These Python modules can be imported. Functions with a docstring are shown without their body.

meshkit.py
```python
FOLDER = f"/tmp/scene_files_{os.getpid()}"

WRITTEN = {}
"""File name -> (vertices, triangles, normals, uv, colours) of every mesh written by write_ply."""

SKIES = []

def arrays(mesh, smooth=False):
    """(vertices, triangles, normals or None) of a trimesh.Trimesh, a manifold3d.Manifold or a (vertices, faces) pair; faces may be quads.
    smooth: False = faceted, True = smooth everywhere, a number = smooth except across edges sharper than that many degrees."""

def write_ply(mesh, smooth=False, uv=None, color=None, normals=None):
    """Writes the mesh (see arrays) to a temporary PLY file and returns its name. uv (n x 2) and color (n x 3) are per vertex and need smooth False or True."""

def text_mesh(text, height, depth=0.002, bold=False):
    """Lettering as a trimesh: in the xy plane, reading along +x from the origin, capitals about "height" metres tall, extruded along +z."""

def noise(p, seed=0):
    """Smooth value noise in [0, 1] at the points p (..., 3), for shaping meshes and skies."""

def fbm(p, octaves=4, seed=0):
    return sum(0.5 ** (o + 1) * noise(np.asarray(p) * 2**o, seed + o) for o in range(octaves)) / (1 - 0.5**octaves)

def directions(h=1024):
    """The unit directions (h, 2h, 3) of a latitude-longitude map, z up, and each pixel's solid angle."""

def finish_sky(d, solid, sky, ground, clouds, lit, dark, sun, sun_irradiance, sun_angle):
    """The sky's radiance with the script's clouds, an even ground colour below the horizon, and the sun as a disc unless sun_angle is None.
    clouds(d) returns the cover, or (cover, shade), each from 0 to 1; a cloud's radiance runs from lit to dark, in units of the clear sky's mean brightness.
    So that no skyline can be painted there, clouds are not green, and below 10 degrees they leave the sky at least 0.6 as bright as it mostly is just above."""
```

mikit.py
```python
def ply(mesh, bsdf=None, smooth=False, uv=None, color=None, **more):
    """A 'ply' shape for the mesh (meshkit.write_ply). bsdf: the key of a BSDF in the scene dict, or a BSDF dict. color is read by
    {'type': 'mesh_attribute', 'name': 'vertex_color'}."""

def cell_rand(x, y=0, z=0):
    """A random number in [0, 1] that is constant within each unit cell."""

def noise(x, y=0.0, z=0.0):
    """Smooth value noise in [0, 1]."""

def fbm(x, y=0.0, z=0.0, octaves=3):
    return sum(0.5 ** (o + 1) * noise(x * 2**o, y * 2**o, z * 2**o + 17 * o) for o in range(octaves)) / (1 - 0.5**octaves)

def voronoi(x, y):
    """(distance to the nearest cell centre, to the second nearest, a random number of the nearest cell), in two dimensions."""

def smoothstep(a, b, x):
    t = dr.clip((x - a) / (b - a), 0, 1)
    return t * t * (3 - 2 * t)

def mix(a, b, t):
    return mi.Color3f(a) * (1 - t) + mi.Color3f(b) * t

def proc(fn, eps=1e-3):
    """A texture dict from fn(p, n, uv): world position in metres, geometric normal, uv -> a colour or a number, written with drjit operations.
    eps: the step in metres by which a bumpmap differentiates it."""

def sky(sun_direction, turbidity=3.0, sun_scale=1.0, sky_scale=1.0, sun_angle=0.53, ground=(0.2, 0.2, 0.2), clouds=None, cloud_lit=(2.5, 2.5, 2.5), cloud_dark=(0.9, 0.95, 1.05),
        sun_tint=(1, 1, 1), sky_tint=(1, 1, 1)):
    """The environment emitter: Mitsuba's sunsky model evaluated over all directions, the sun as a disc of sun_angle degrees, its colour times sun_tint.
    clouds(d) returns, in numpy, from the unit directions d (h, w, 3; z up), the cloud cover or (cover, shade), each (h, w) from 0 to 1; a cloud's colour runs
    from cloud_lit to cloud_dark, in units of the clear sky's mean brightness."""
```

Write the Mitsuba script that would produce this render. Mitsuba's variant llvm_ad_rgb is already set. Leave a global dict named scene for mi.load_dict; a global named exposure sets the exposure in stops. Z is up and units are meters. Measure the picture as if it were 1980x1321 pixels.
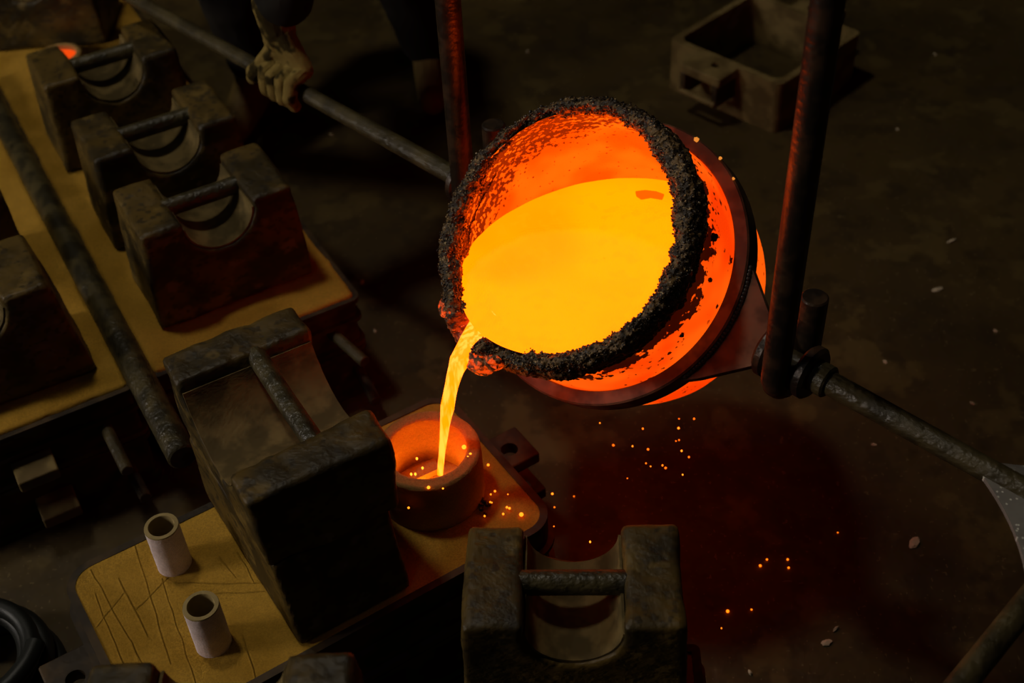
import math, random
import numpy as np, trimesh, drjit as dr, mitsuba as mi, manifold3d as m3, mikit, meshkit
from shapely.geometry import Polygon, Point, box as sbox
T = mi.ScalarTransform4f
fbm, noise, mix, sst, vor = mikit.fbm, mikit.noise, mikit.mix, mikit.smoothstep, mikit.voronoi
rng = np.random.default_rng(7)
scene, labels = {}, {}

# ------------------------------------------------------------------ camera, lamps, exposure
exposure = 0.0
scene['camera'] = {
    'type': 'thinlens', 'fov': 2 * math.degrees(math.atan(990 / 2400.0)), 'fov_axis': 'x',
    'aperture_radius': 0.0065, 'focus_distance': 2.02,
    'to_world': T().look_at([0, 0, 2.0], [0.0, 0.7379, 1.3252], [0.0568, 0.6738, 0.7367])}
UNSEEN_KEY_LAMP = dict(at=(-1.7, 2.6, 6.0), r=0.30, L=(62, 56, 46))  # out of view overhead, lights the sand and the weight tops
UNSEEN_REAR_LAMP = dict(at=(-2.0, -1.2, 5.5), r=0.32, L=(2.6, 2.7, 2.9))  # out of view behind the camera, lights the front edges
UNSEEN_SIDE_LAMP = dict(at=(-4.3, 0.80, 2.1), r=0.55, L=(17.5, 15.6, 13.8))  # out of view at left, lights the tubes and left faces

# ------------------------------------------------------------------ helpers
def key(base):
    if base not in scene and not any(k.startswith(base + '__') for k in scene) and base not in labels:
        return base
    n = 1
    while f'{base}_{n:03d}' in scene or f'{base}_{n:03d}' in labels or any(k.startswith(f'{base}_{n:03d}__') for k in scene):
        n += 1
    return f'{base}_{n:03d}'

def add(name, mesh, mat, parent=None, smooth=40, label=None, cat=None, group=None, kind=None, **kw):
    k = key((parent + '__' if parent else '') + name)
    scene[k] = mikit.ply(mesh, mat, smooth=smooth, **kw)
    tag(k, label, cat, group, kind)
    return k

def tag(k, label=None, cat=None, group=None, kind=None):
    d = {a: b for a, b in (('label', label), ('category', cat), ('group', group), ('kind', kind)) if b}
    if d: labels[k] = d

def thing(name, label, cat, group=None):
    k = key(name); tag(k, label, cat, group); return k

def mf(man):
    m = man.to_mesh()
    return trimesh.Trimesh(np.array(m.vert_properties[:, :3]), np.array(m.tri_verts), process=False)

def to_man(tm):
    return m3.Manifold(m3.Mesh(np.asarray(tm.vertices, np.float32), np.asarray(tm.faces, np.uint32)))

def cat(*ms): return trimesh.util.concatenate([m for m in ms])

def rotz(a):
    a = math.radians(a); return np.array([[math.cos(a), -math.sin(a), 0], [math.sin(a), math.cos(a), 0], [0, 0, 1.0]])

def xf(m, R=np.eye(3), t=(0, 0, 0)):
    if isinstance(m, trimesh.Trimesh):
        m = m.copy(); m.vertices = np.asarray(m.vertices) @ np.asarray(R).T + np.asarray(t); return m
    return (np.asarray(m[0]) @ np.asarray(R).T + np.asarray(t), m[1])

def rbox(lo, hi, r=0.004, seg=8):
    lo, hi = np.asarray(lo, float), np.asarray(hi, float)
    s = m3.Manifold.sphere(r, seg)
    pts = [s.translate([x, y, z]) for x in (lo[0] + r, hi[0] - r) for y in (lo[1] + r, hi[1] - r) for z in (lo[2] + r, hi[2] - r)]
    return m3.Manifold.batch_hull(pts)

def frame(d):
    d = np.asarray(d, float); d = d / np.linalg.norm(d)
    a = np.cross(d, [0, 0, 1.0] if abs(d[2]) < 0.95 else [0, 1.0, 0]); a /= np.linalg.norm(a)
    return a, np.cross(d, a), d

def sweep(path, rad, n=24, squash=None, cap=True, bevel=True):
    """round tube along a path; squash = (axis vector, factors) flattens the section along that axis."""
    p = np.asarray(path, float); rad = np.broadcast_to(rad, (len(p),)).astype(float)
    if cap and bevel:
        d0, d1 = p[0] - p[1], p[-1] - p[-2]
        b0, b1 = rad[0] * 0.12, rad[-1] * 0.12
        d0, d1 = d0 / np.linalg.norm(d0), d1 / np.linalg.norm(d1)
        p = np.vstack([p[0], p[0] - d0 * b0, p[1:-1], p[-1] - d1 * b1, p[-1]])
        rad = np.r_[rad[0] * 0.88, rad[0], rad[1:-1], rad[-1], rad[-1] * 0.88]
    t = np.gradient(p, axis=0); t /= np.linalg.norm(t, axis=1, keepdims=True)
    a = np.zeros_like(p); a[0] = frame(t[0])[0]
    for i in range(1, len(p)):
        v = a[i - 1] - t[i] * (a[i - 1] @ t[i]); a[i] = v / np.linalg.norm(v)
    b = np.cross(t, a); th = np.arange(n) / n * 2 * np.pi
    off = rad[:, None, None] * (np.cos(th)[None, :, None] * a[:, None] + np.sin(th)[None, :, None] * b[:, None])
    if squash is not None:
        ax, fac = squash; ax = np.asarray(ax, float); fac = np.broadcast_to(fac, (len(p),))
        off = off + (off @ ax)[..., None] * ax * (fac - 1)[:, None, None]
    v = (p[:, None] + off).reshape(-1, 3)
    i, j = np.meshgrid(np.arange(len(p) - 1), np.arange(n), indexing='ij')
    q = np.stack([i * n + j, i * n + (j + 1) % n, (i + 1) * n + (j + 1) % n, (i + 1) * n + j], -1).reshape(-1, 4)
    f = np.vstack([q[:, [0, 1, 2]], q[:, [0, 2, 3]]])
    if cap:
        c0, c1 = len(v), len(v) + 1; k = np.arange(n); last = (len(p) - 1) * n
        v = np.vstack([v, p[0], p[-1]])
        f = np.vstack([f, np.stack([k * 0 + c0, (k + 1) % n, k], 1), np.stack([k * 0 + c1, last + k, last + (k + 1) % n], 1)])
    return trimesh.Trimesh(v, f, process=False)

def lathe(prof, n=64):
    """closed or open profile of (r, z) turned about z; outward when the profile runs upwards."""
    pr = np.asarray(prof, float); th = np.arange(n) / n * 2 * np.pi
    v = np.stack([pr[:, None, 0] * np.cos(th), pr[:, None, 0] * np.sin(th), np.repeat(pr[:, None, 1], n, 1)], -1).reshape(-1, 3)
    i, j = np.meshgrid(np.arange(len(pr) - 1), np.arange(n), indexing='ij')
    q = np.stack([i * n + j, i * n + (j + 1) % n, (i + 1) * n + (j + 1) % n, (i + 1) * n + j], -1).reshape(-1, 4)
    return trimesh.Trimesh(v, np.vstack([q[:, [0, 1, 2]], q[:, [0, 2, 3]]]), process=False)

def nets(sdf, lo, hi, step):
    """surface of sdf = 0 on a grid (surface nets)."""
    lo, hi = np.asarray(lo, float), np.asarray(hi, float)
    n = np.ceil((hi - lo) / step).astype(int) + 1
    g = np.stack(np.meshgrid(*[lo[k] + np.arange(n[k]) * step for k in range(3)], indexing='ij'), -1)
    F = sdf(g); s = F < 0
    acc = np.zeros(tuple(n - 1) + (3,)); cnt = np.zeros(tuple(n - 1))
    for ax in range(3):
        o = [k for k in range(3) if k != ax]
        a = np.moveaxis(F, ax, 0); A, B = a[:-1], a[1:]; G = np.moveaxis(g, ax, 0)
        cr = (A < 0) != (B < 0); tt = np.where(cr, A / np.where(cr, A - B, 1), 0)
        pt = np.where(cr[..., None], G[:-1] + (G[1:] - G[:-1]) * tt[..., None], 0); c = cr.astype(float)
        sl = [(slice(0, -1), slice(0, -1)), (slice(1, None), slice(0, -1)), (slice(0, -1), slice(1, None)), (slice(1, None), slice(1, None))]
        for x, y in sl:
            acc += np.moveaxis(pt[:, x, y], 0, ax); cnt += np.moveaxis(c[:, x, y], 0, ax)
    act = cnt > 0; idx = -np.ones(act.shape, int); idx[act] = np.arange(act.sum())
    v = acc[act] / cnt[act][:, None]; quads = []
    for ax in range(3):
        a = np.moveaxis(s, ax, 0); e = a[:-1] != a[1:]; I = np.moveaxis(idx, ax, 0)
        i, j, k = np.nonzero(e[:, 1:-1, 1:-1]); j += 1; k += 1
        q = np.stack([I[i, j - 1, k - 1], I[i, j, k - 1], I[i, j, k], I[i, j - 1, k]], 1)
        fl = ~a[:-1][i, j, k] if ax != 1 else a[:-1][i, j, k]
        q = np.where(fl[:, None], q[:, ::-1], q); quads.append(q)
    q = np.vstack(quads)
    return trimesh.Trimesh(v, np.vstack([q[:, [0, 1, 2]], q[:, [0, 2, 3]]]), process=False)

def sd_box(p, c, h, r):
    q = np.abs(p - np.asarray(c)) - np.asarray(h) + r
    return np.linalg.norm(np.maximum(q, 0), axis=-1) + np.minimum(q.max(-1), 0) - r

def smax(a, b, k):
    h = np.clip(0.5 - 0.5 * (b - a) / k, 0, 1); return b * (1 - h) + a * h + k * h * (1 - h)

def ring_prism(poly, z0, z1):
    m = trimesh.creation.extrude_polygon(poly, z1 - z0, engine='earcut'); m.apply_translation([0, 0, z0]); return m

# ------------------------------------------------------------------ materials
def lin(c): return tuple(((x / 255 + 0.055) / 1.055) ** 2.4 if x > 10 else x / 255 / 12.92 for x in c)

def P(name, base, rough, metal=0.0, bump=None, spec=0.5, eps=4e-4, **kw):
    def slot(x):
        if callable(x): return mikit.proc(x)
        return {'type': 'rgb', 'value': list(x)} if isinstance(x, (tuple, list)) else x
    b = {'type': 'principled', 'base_color': slot(base), 'roughness': slot(rough), 'metallic': metal, 'specular': spec, **kw}
    if bump: b = {'type': 'bumpmap', 'arbitrary': mikit.proc(bump[0], eps), 'scale': bump[1], 'bsdf': b}
    scene[name] = {'type': 'twosided', 'bsdf': b}
    return name

def iron_col(p, n, uv):
    a = fbm(p.x * 14, p.y * 14, p.z * 14, 4); b = fbm(p.x * 90, p.y * 90, p.z * 90, 2)
    c = mix((0.028, 0.019, 0.005), (0.090, 0.055, 0.010), sst(0.34, 0.66, a))
    c = mix(c, (0.17, 0.110, 0.026), sst(0.56, 0.74, fbm(p.x * 26 + 9, p.y * 26, p.z * 26, 4)) * 0.6)
    return mix(c, (0.015, 0.012, 0.008), sst(0.55, 0.75, b) * 0.6)
def iron_bump(p, n, uv): return fbm(p.x * 160, p.y * 160, p.z * 160, 3) * 0.6 + fbm(p.x * 45, p.y * 45, p.z * 45, 2)
P('cast_iron_rough', iron_col, 0.5, 0.0, (iron_bump, 0.0024), spec=0.30)

def coat_col(p, n, uv):
    a = fbm(p.x * 30, p.y * 30, p.z * 30, 4)
    return mix((0.075, 0.053, 0.018), (0.165, 0.115, 0.040), sst(0.35, 0.7, a))
P('dusty_coat', coat_col, 0.8, 0.0, (lambda p, n, uv: fbm(p.x * 240, p.y * 240, p.z * 240, 2), 0.0008), spec=0.2)

def steel_col(p, n, uv):
    a = fbm(p.x * 25, p.y * 25, p.z * 25, 4)
    return mix((0.032, 0.024, 0.009), (0.072, 0.054, 0.020), sst(0.30, 0.75, a))
P('worn_steel', steel_col, lambda p, n, uv: 0.36 + 0.2 * fbm(p.x * 60, p.y * 60, p.z * 60, 2), 0.0, (lambda p, n, uv: fbm(p.x * 120, p.y * 120, p.z * 120, 3), 0.0026), spec=0.4)

P('bar_steel', lambda p, n, uv: mix((0.020, 0.016, 0.006), (0.060, 0.046, 0.016), sst(0.32, 0.72, fbm(p.x * 34, p.y * 34, p.z * 34, 4))), 0.42, 0.0, (lambda p, n, uv: fbm(p.x * 140, p.y * 140, p.z * 140, 3), 0.0026), spec=0.45)
def dsteel_col(p, n, uv):
    a = fbm(p.x * 30, p.y * 30, p.z * 30, 4)
    return mix((0.020, 0.014, 0.009), (0.060, 0.034, 0.017), sst(0.4, 0.7, a))
P('dark_rod_steel', dsteel_col, 0.38, 0.3, (lambda p, n, uv: fbm(p.x * 150, p.y * 150, p.z * 150, 3), 0.0012), spec=0.5)
P('rust_flask', lambda p, n, uv: mix((0.020, 0.013, 0.006), (0.060, 0.035, 0.012), sst(0.35, 0.7, fbm(p.x * 20, p.y * 20, p.z * 20, 4))), 0.6, 0.0, (iron_bump, 0.0015), spec=0.3)
P('brown_flask', lambda p, n, uv: mix((0.10, 0.066, 0.020), (0.19, 0.135, 0.046), sst(0.35, 0.7, fbm(p.x * 20, p.y * 20, p.z * 20, 4))), 0.7, 0.0, (iron_bump, 0.001), spec=0.3)
P('ring_steel', lambda p, n, uv: mix((0.080, 0.045, 0.026), (0.19, 0.108, 0.060), sst(0.35, 0.7, fbm(p.x * 28, p.y * 28, p.z * 28, 4))), 0.6, 0.0, (iron_bump, 0.0012), spec=0.25)
P('weld_steel', (0.10, 0.09, 0.08), 0.42, 0.5)

def plate_col(p, n, uv):
    d, d2, r = vor(p.x * 130, p.y * 130)
    c = mix((0.15, 0.135, 0.115), (0.23, 0.21, 0.18), fbm(p.x * 40, p.y * 40, p.z * 40, 3))
    return mix(c, (0.62, 0.60, 0.52), sst(0.28, 0.12, d) * dr.select(r > 0.72, 1.0, 0.0))
P('speckled_plate', plate_col, 0.6, 0.1, spec=0.4)

def sand_col(p, n, uv):
    a = fbm(p.x * 9, p.y * 9, p.z * 9, 4); g = noise(p.x * 520, p.y * 520, p.z * 520)
    c = mix((0.29, 0.156, 0.016), (0.41, 0.230, 0.030), sst(0.3, 0.7, a))
    return c * (0.78 + 0.44 * g)
SCRATCH = [((-.752, 1.352), (-.60, 1.11), .0020), ((-.700, 1.330), (-.632, 1.215), .0026), ((-.625, 1.325), (-.53, 1.10), .0018), ((-.690, 1.410), (-.585, 1.16), .0022),
           ((-.60, 1.318), (-.36, 1.30), .0016), ((-.57, 1.292), (-.45, 1.290), .0018), ((-.66, 1.27), (-.615, 1.335), .0022), ((-.72, 1.24), (-.69, 1.30), .0020), ((-.53, 1.365), (-.50, 1.325), .0016),
           ((-.735, 1.30), (-.63, 1.10), .0018), ((-.655, 1.20), (-.60, 1.09), .0020), ((-.50, 1.375), (-.465, 1.31), .0016), ((-.47, 1.20), (-.44, 1.12), .002)]
def sand_bump(p, n, uv):
    h = 0.55 * noise(p.x * 520, p.y * 520, p.z * 520) + 0.5 * fbm(p.x * 130, p.y * 130, p.z * 130, 3)
    wx = p.x + 0.003 * (noise(p.x * 35, p.y * 35, 3.0) - 0.5); wy = p.y + 0.003 * (noise(p.x * 35, p.y * 35, 8.0) - 0.5)
    for (ax, ay), (bx, by), w in SCRATCH:
        ex, ey = bx - ax, by - ay; l2 = ex * ex + ey * ey
        t = dr.clip(((wx - ax) * ex + (wy - ay) * ey) / l2, 0, 1)
        d = ((wx - ax) * ey - (wy - ay) * ex) / math.sqrt(l2)
        dd = dr.sqrt(dr.square(wx - ax - t * ex) + dr.square(wy - ay - t * ey))
        w *= 0.62
        h += dr.select(dd < 4 * w, 2.4 * dr.exp(-dr.square((d - w) / w)) - 0.4 * dr.exp(-dr.square((d + w) / w)), 0.0)
    return h
P('moulding_sand', sand_col, 0.9, 0.0, (sand_bump, 0.0010), spec=0.15)
P('sleeve_sand', lambda p, n, uv: mix((0.27, 0.165, 0.050), (0.36, 0.225, 0.075), fbm(p.x * 20, p.y * 20, p.z * 20, 3)) * (0.8 + 0.4 * noise(p.x * 600, p.y * 600, p.z * 600)), 0.9, 0.0,
  (lambda p, n, uv: noise(p.x * 520, p.y * 520, p.z * 520) + noise(p.x * 230, p.y * 230, p.z * 230), 0.0007), spec=0.15)
P('vent_tube_fibre', lambda p, n, uv: mix((0.68, 0.55, 0.52), (0.84, 0.72, 0.70), fbm(p.x * 60, p.y * 60, p.z * 60, 3)) * (0.85 + 0.3 * noise(p.x * 600, p.y * 600, p.z * 600)), 0.9, 0.0,
  (lambda p, n, uv: noise(p.x * 420, p.y * 420, p.z * 420) + noise(p.x * 900, p.y * 900, p.z * 900), 0.0008), spec=0.15)
P('vent_tube_end', lambda p, n, uv: mix((0.26, 0.19, 0.075), (0.36, 0.27, 0.12), fbm(p.x * 60, p.y * 60, p.z * 60, 3)), 0.9, 0.0, None, spec=0.15)

def floor_col(p, n, uv):
    a = fbm(p.x * 3.1, p.y * 3.1, 0.5, 5); b = fbm(p.x * 17, p.y * 17, 4.0, 4); s = noise(p.x * 160, p.y * 160, 2.0)
    c = mix((0.040, 0.025, 0.0050), (0.066, 0.042, 0.009), sst(0.25, 0.75, a))
    c = mix(c, (0.026, 0.016, 0.0035), sst(0.50, 0.75, b) * 0.6)
    c = mix(c, (0.10, 0.070, 0.018), sst(0.58, 0.75, fbm(p.x * 11 + 5, p.y * 11, 1.0, 5)) * 0.6)
    return mix(c, (0.15, 0.115, 0.05), sst(0.90, 0.96, s) * 0.5)
P('foundry_floor', floor_col, lambda p, n, uv: 0.55 + 0.3 * fbm(p.x * 12, p.y * 12, 0.0, 3), 0.0, (lambda p, n, uv: fbm(p.x * 60, p.y * 60, 0.0, 3), 0.002), spec=0.3)

def crust_col(p, n, uv):
    a = fbm(p.x * 120, p.y * 120, p.z * 120, 3)
    c = mix((0.026, 0.016, 0.008), (0.17, 0.10, 0.038), sst(0.40, 0.68, a))
    return mix(c, (0.50, 0.36, 0.18), sst(0.74, 0.86, noise(p.x * 330, p.y * 330, p.z * 330)) * 0.7)  # pale specks painted into the colour for glints on the crust
P('slag_crust', crust_col, 0.5, 0.0, (lambda p, n, uv: fbm(p.x * 330, p.y * 330, p.z * 330, 2), 0.0016), spec=0.35)
P('slag_dark', (0.022, 0.013, 0.007), 0.4, spec=0.45)
P('slag_grey', (0.30, 0.20, 0.09), 0.4, spec=0.5)
P('hot_body', (0.05, 0.02, 0.01), 0.6, spec=0.3)
P('spark_body', (0.1, 0.05, 0.02), 0.5)
P('glove_knit', lambda p, n, uv: mix((0.14, 0.098, 0.026), (0.25, 0.175, 0.048), fbm(p.x * 40, p.y * 40, p.z * 40, 4)) * (1 - 0.85 * sst(0.53, 0.63, fbm(p.x * 30 + 3, p.y * 26, p.z * 26, 3))), 0.9, 0.0,
  (lambda p, n, uv: noise(p.x * 300, p.y * 300, p.z * 300), 0.001), spec=0.1)
P('dark_cloth', lambda p, n, uv: mix((0.011, 0.010, 0.009), (0.022, 0.020, 0.016), fbm(p.x * 12, p.y * 12, p.z * 12, 3)), 0.9, spec=0.1)
P('boot_leather', lambda p, n, uv: mix((0.10, 0.066, 0.018), (0.19, 0.125, 0.036), fbm(p.x * 30, p.y * 30, p.z * 30, 3)), 0.7, spec=0.3)
P('skin', (0.36, 0.22, 0.15), 0.55)
P('hair_dark', (0.02, 0.015, 0.01), 0.7)
P('black_rubber', (0.010, 0.011, 0.009), 0.45, spec=0.3)
P('chip_pale', (0.42, 0.36, 0.24), 0.8)
P('lamp_housing', (0.12, 0.12, 0.12), 0.5, 0.5)

# ------------------------------------------------------------------ unseen lamps, out of view, placed to light moulds, tubes and floor
def out_of_view_lamp(spec, aim, label):
    t = thing('unseen_lamp', label, 'lamp')
    c = np.array(spec['at'], float); d = np.asarray(aim, float) - c; d /= np.linalg.norm(d)
    a, b, _ = frame(d); R = np.stack([a, b, d], 1); r = spec['r']
    disc = lathe([(1e-4, 0), (r, 0)], 48); disc = trimesh.Trimesh(disc.vertices, disc.faces[:, ::-1], process=False)
    if (np.cross(*(disc.vertices[disc.faces[60]][1:] - disc.vertices[disc.faces[60]][0]))[2]) < 0: disc.invert()
    add('lamp_glass', xf(disc, R, c), 'lamp_housing', t, smooth=False, emitter={'type': 'area', 'radiance': {'type': 'rgb', 'value': list(spec['L'])}})
    add('housing', xf(lathe([(r * 1.02, 0.02), (r * 1.05, 0.0), (r * 0.95, -0.12), (r * 0.35, -0.35), (r * 0.2, -0.5), (1e-4, -0.5)], 48), R, c), 'lamp_housing', t)
out_of_view_lamp(UNSEEN_KEY_LAMP, (-0.3, 1.6, 0.3), 'unseen lamp out of view above the moulds, lights the sand and the weight tops')
out_of_view_lamp(UNSEEN_REAR_LAMP, (0.0, 1.2, 0.3), 'unseen lamp out of view behind the viewer, lights the front edges')
out_of_view_lamp(UNSEEN_SIDE_LAMP, (-0.5, 1.8, 0.4), 'unseen lamp out of view at the left, lights the vent tubes and left faces')

# ------------------------------------------------------------------ floor
add('floor', xf(trimesh.creation.box((14, 14, 0.1)), t=(0, 3, -0.05)), 'foundry_floor', smooth=False, kind='structure', label='dark brown dusty foundry floor')

# ------------------------------------------------------------------ sand moulds in steel flasks
def rrect(x0, y0, x1, y1, r):
    return sbox(x0 + r, y0 + r, x1 - r, y1 - r).buffer(r, 10) if r > 0 else sbox(x0, y0, x1, y1)

def lug(x0, x1, y0, y1, z0, z1, hole=None, r=0.004):
    m = rbox((x0, y0, z0), (x1, y1, z1), r)
    if hole: m = m - m3.Manifold.cylinder(0.3, hole[2], hole[2], 28).translate([hole[0], hole[1], z0 - 0.1])
    return m

def mould(ang, x0, y0, x1, y1, r, label, sand_in=0.010, sand_over=0.0, step=0.006, ztop=0.28, half=0.14, seed=1, name='sand_mould', ribs=True, wob=0.004, mat='rust_flask'):
    t = thing(name, label, 'mould'); R = rotz(ang)
    outer = rrect(x0, y0, x1, y1, r); inner = outer.buffer(-0.014)
    lo_, hi_ = (x0 + sand_in, y0 + sand_in), (x1 - sand_in, y1 - sand_in)
    rr = max(r - sand_in, 0.012)
    def sdf(p):
        q = np.abs(p[..., :2] - np.array([(lo_[0] + hi_[0]) / 2, (lo_[1] + hi_[1]) / 2])) - np.array([(hi_[0] - lo_[0]) / 2, (hi_[1] - lo_[1]) / 2]) + rr
        d2 = np.linalg.norm(np.maximum(q, 0), axis=-1) + np.minimum(q.max(-1), 0) - rr
        d2 = d2 + wob * 2 * (meshkit.fbm(p * 22, 3, seed) - 0.5)
        top = ztop + sand_over - 0.002 + 0.004 * (meshkit.fbm(p * [7, 7, 0] + 3, 3, seed) - 0.5)
        return smax(d2, np.maximum(p[..., 2] - top, (ztop - 0.035) - p[..., 2]), 0.006)
    s = nets(sdf, (x0 - .02, y0 - .02, ztop - .05), (x1 + .02, y1 + .02, ztop + sand_over + .02), step)
    add('sand', xf(s, R), 'moulding_sand', t, smooth=True)
    for nm, a, b in (('cope_flask', half + 0.002, ztop - (0.006 if sand_over > 0 else 0.0)), ('drag_flask', 0.0, half - 0.002)):
        parts = [ring_prism(outer.difference(inner), a, b)]
        if ribs:
            for zz in (a, b - 0.012):
                if not (sand_over == 0 and nm == 'cope_flask' and zz > ztop - 0.02):
                    parts.append(ring_prism(outer.buffer(0.011, join_style=1).difference(outer.buffer(-0.006)), zz, zz + 0.012))
            if nm == 'cope_flask': parts.append(ring_prism(outer.buffer(0.011, join_style=1).difference(outer.buffer(-0.006)), 0.212, 0.222))
        add(nm, xf(cat(*parts), R), mat, t, smooth=25)
    return t, R

front, RF = mould(31, 0.0, 1.172, 0.782, 1.572, 0.055, 'rounded sand mould in the foreground bearing the glowing cup and two vent tubes', step=0.0045, seed=3, sand_in=0.005)
rear, RR = mould(28, 0.222, 1.976, 0.672, 3.75, 0.012, 'long sand mould at upper left carrying three rusty weights in a row', sand_in=0.0, sand_over=0.004, step=0.008, seed=5)
left, RL = mould(28, -0.30, 1.972, 0.168, 3.10, 0.012, 'sand mould at the left edge of the photo, left of the steel bar', sand_in=0.0, sand_over=0.004, step=0.008, seed=8)
near_, RN = mould(-3.7, -0.105, 0.960, 0.200, 1.15, 0.012, 'mould hidden below the weight at the bottom centre', sand_in=0.002, step=0.008, seed=9)
tall_, RT = mould(0, -0.56, 0.60, -0.20, 0.885, 0.012, 'tall mould stack below the weight at the bottom left edge', sand_in=0.002, step=0.008, seed=10, ztop=0.44, half=0.22)

def flask_lug(t, R, a, z, hole=None, mat='rust_flask', h=0.028):
    x0, x1, y0, y1 = a
    return add('lug', xf(mf(lug(x0, x1, y0, y1, z - h, z, hole)), R), mat, t, smooth=30)
flask_lug(left, RL, (-0.096, -0.016, 1.904, 1.978), 0.20, mat='brown_flask')
flask_lug(left, RL, (-0.083, -0.006, 1.904, 1.978), 0.08, mat='brown_flask')
flask_lug(front, RF, (0.775, 0.882, 1.386, 1.475), 0.20, (0.838, 1.428, 0.017))
flask_lug(front, RF, (0.775, 0.888, 1.376, 1.466), 0.10, (0.838, 1.425, 0.017))
flask_lug(front, RF, (-0.092, 0.006, 1.372, 1.475), 0.20, (-0.045, 1.415, 0.017))
flask_lug(front, RF, (-0.092, 0.006, 1.372, 1.475), 0.09, (-0.045, 1.415, 0.017))
def flask_rod(t, R, x, x2, y0, y1, z, mat='worn_steel'):
    add('lifting_pin', xf(sweep([(x, y0, z), (x2, y1, z)], 0.0125, 20), R), mat, t)
flask_rod(left, RL, 0.097, 0.099, 1.985, 1.822, 0.20); flask_rod(left, RL, 0.112, 0.116, 1.985, 1.86, 0.07, 'rust_flask')
flask_rod(rear, RR, 0.605, 0.628, 1.985, 1.852, 0.20); flask_rod(rear, RR, 0.652, 0.640, 1.985, 1.856, 0.07, 'rust_flask')

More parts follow.
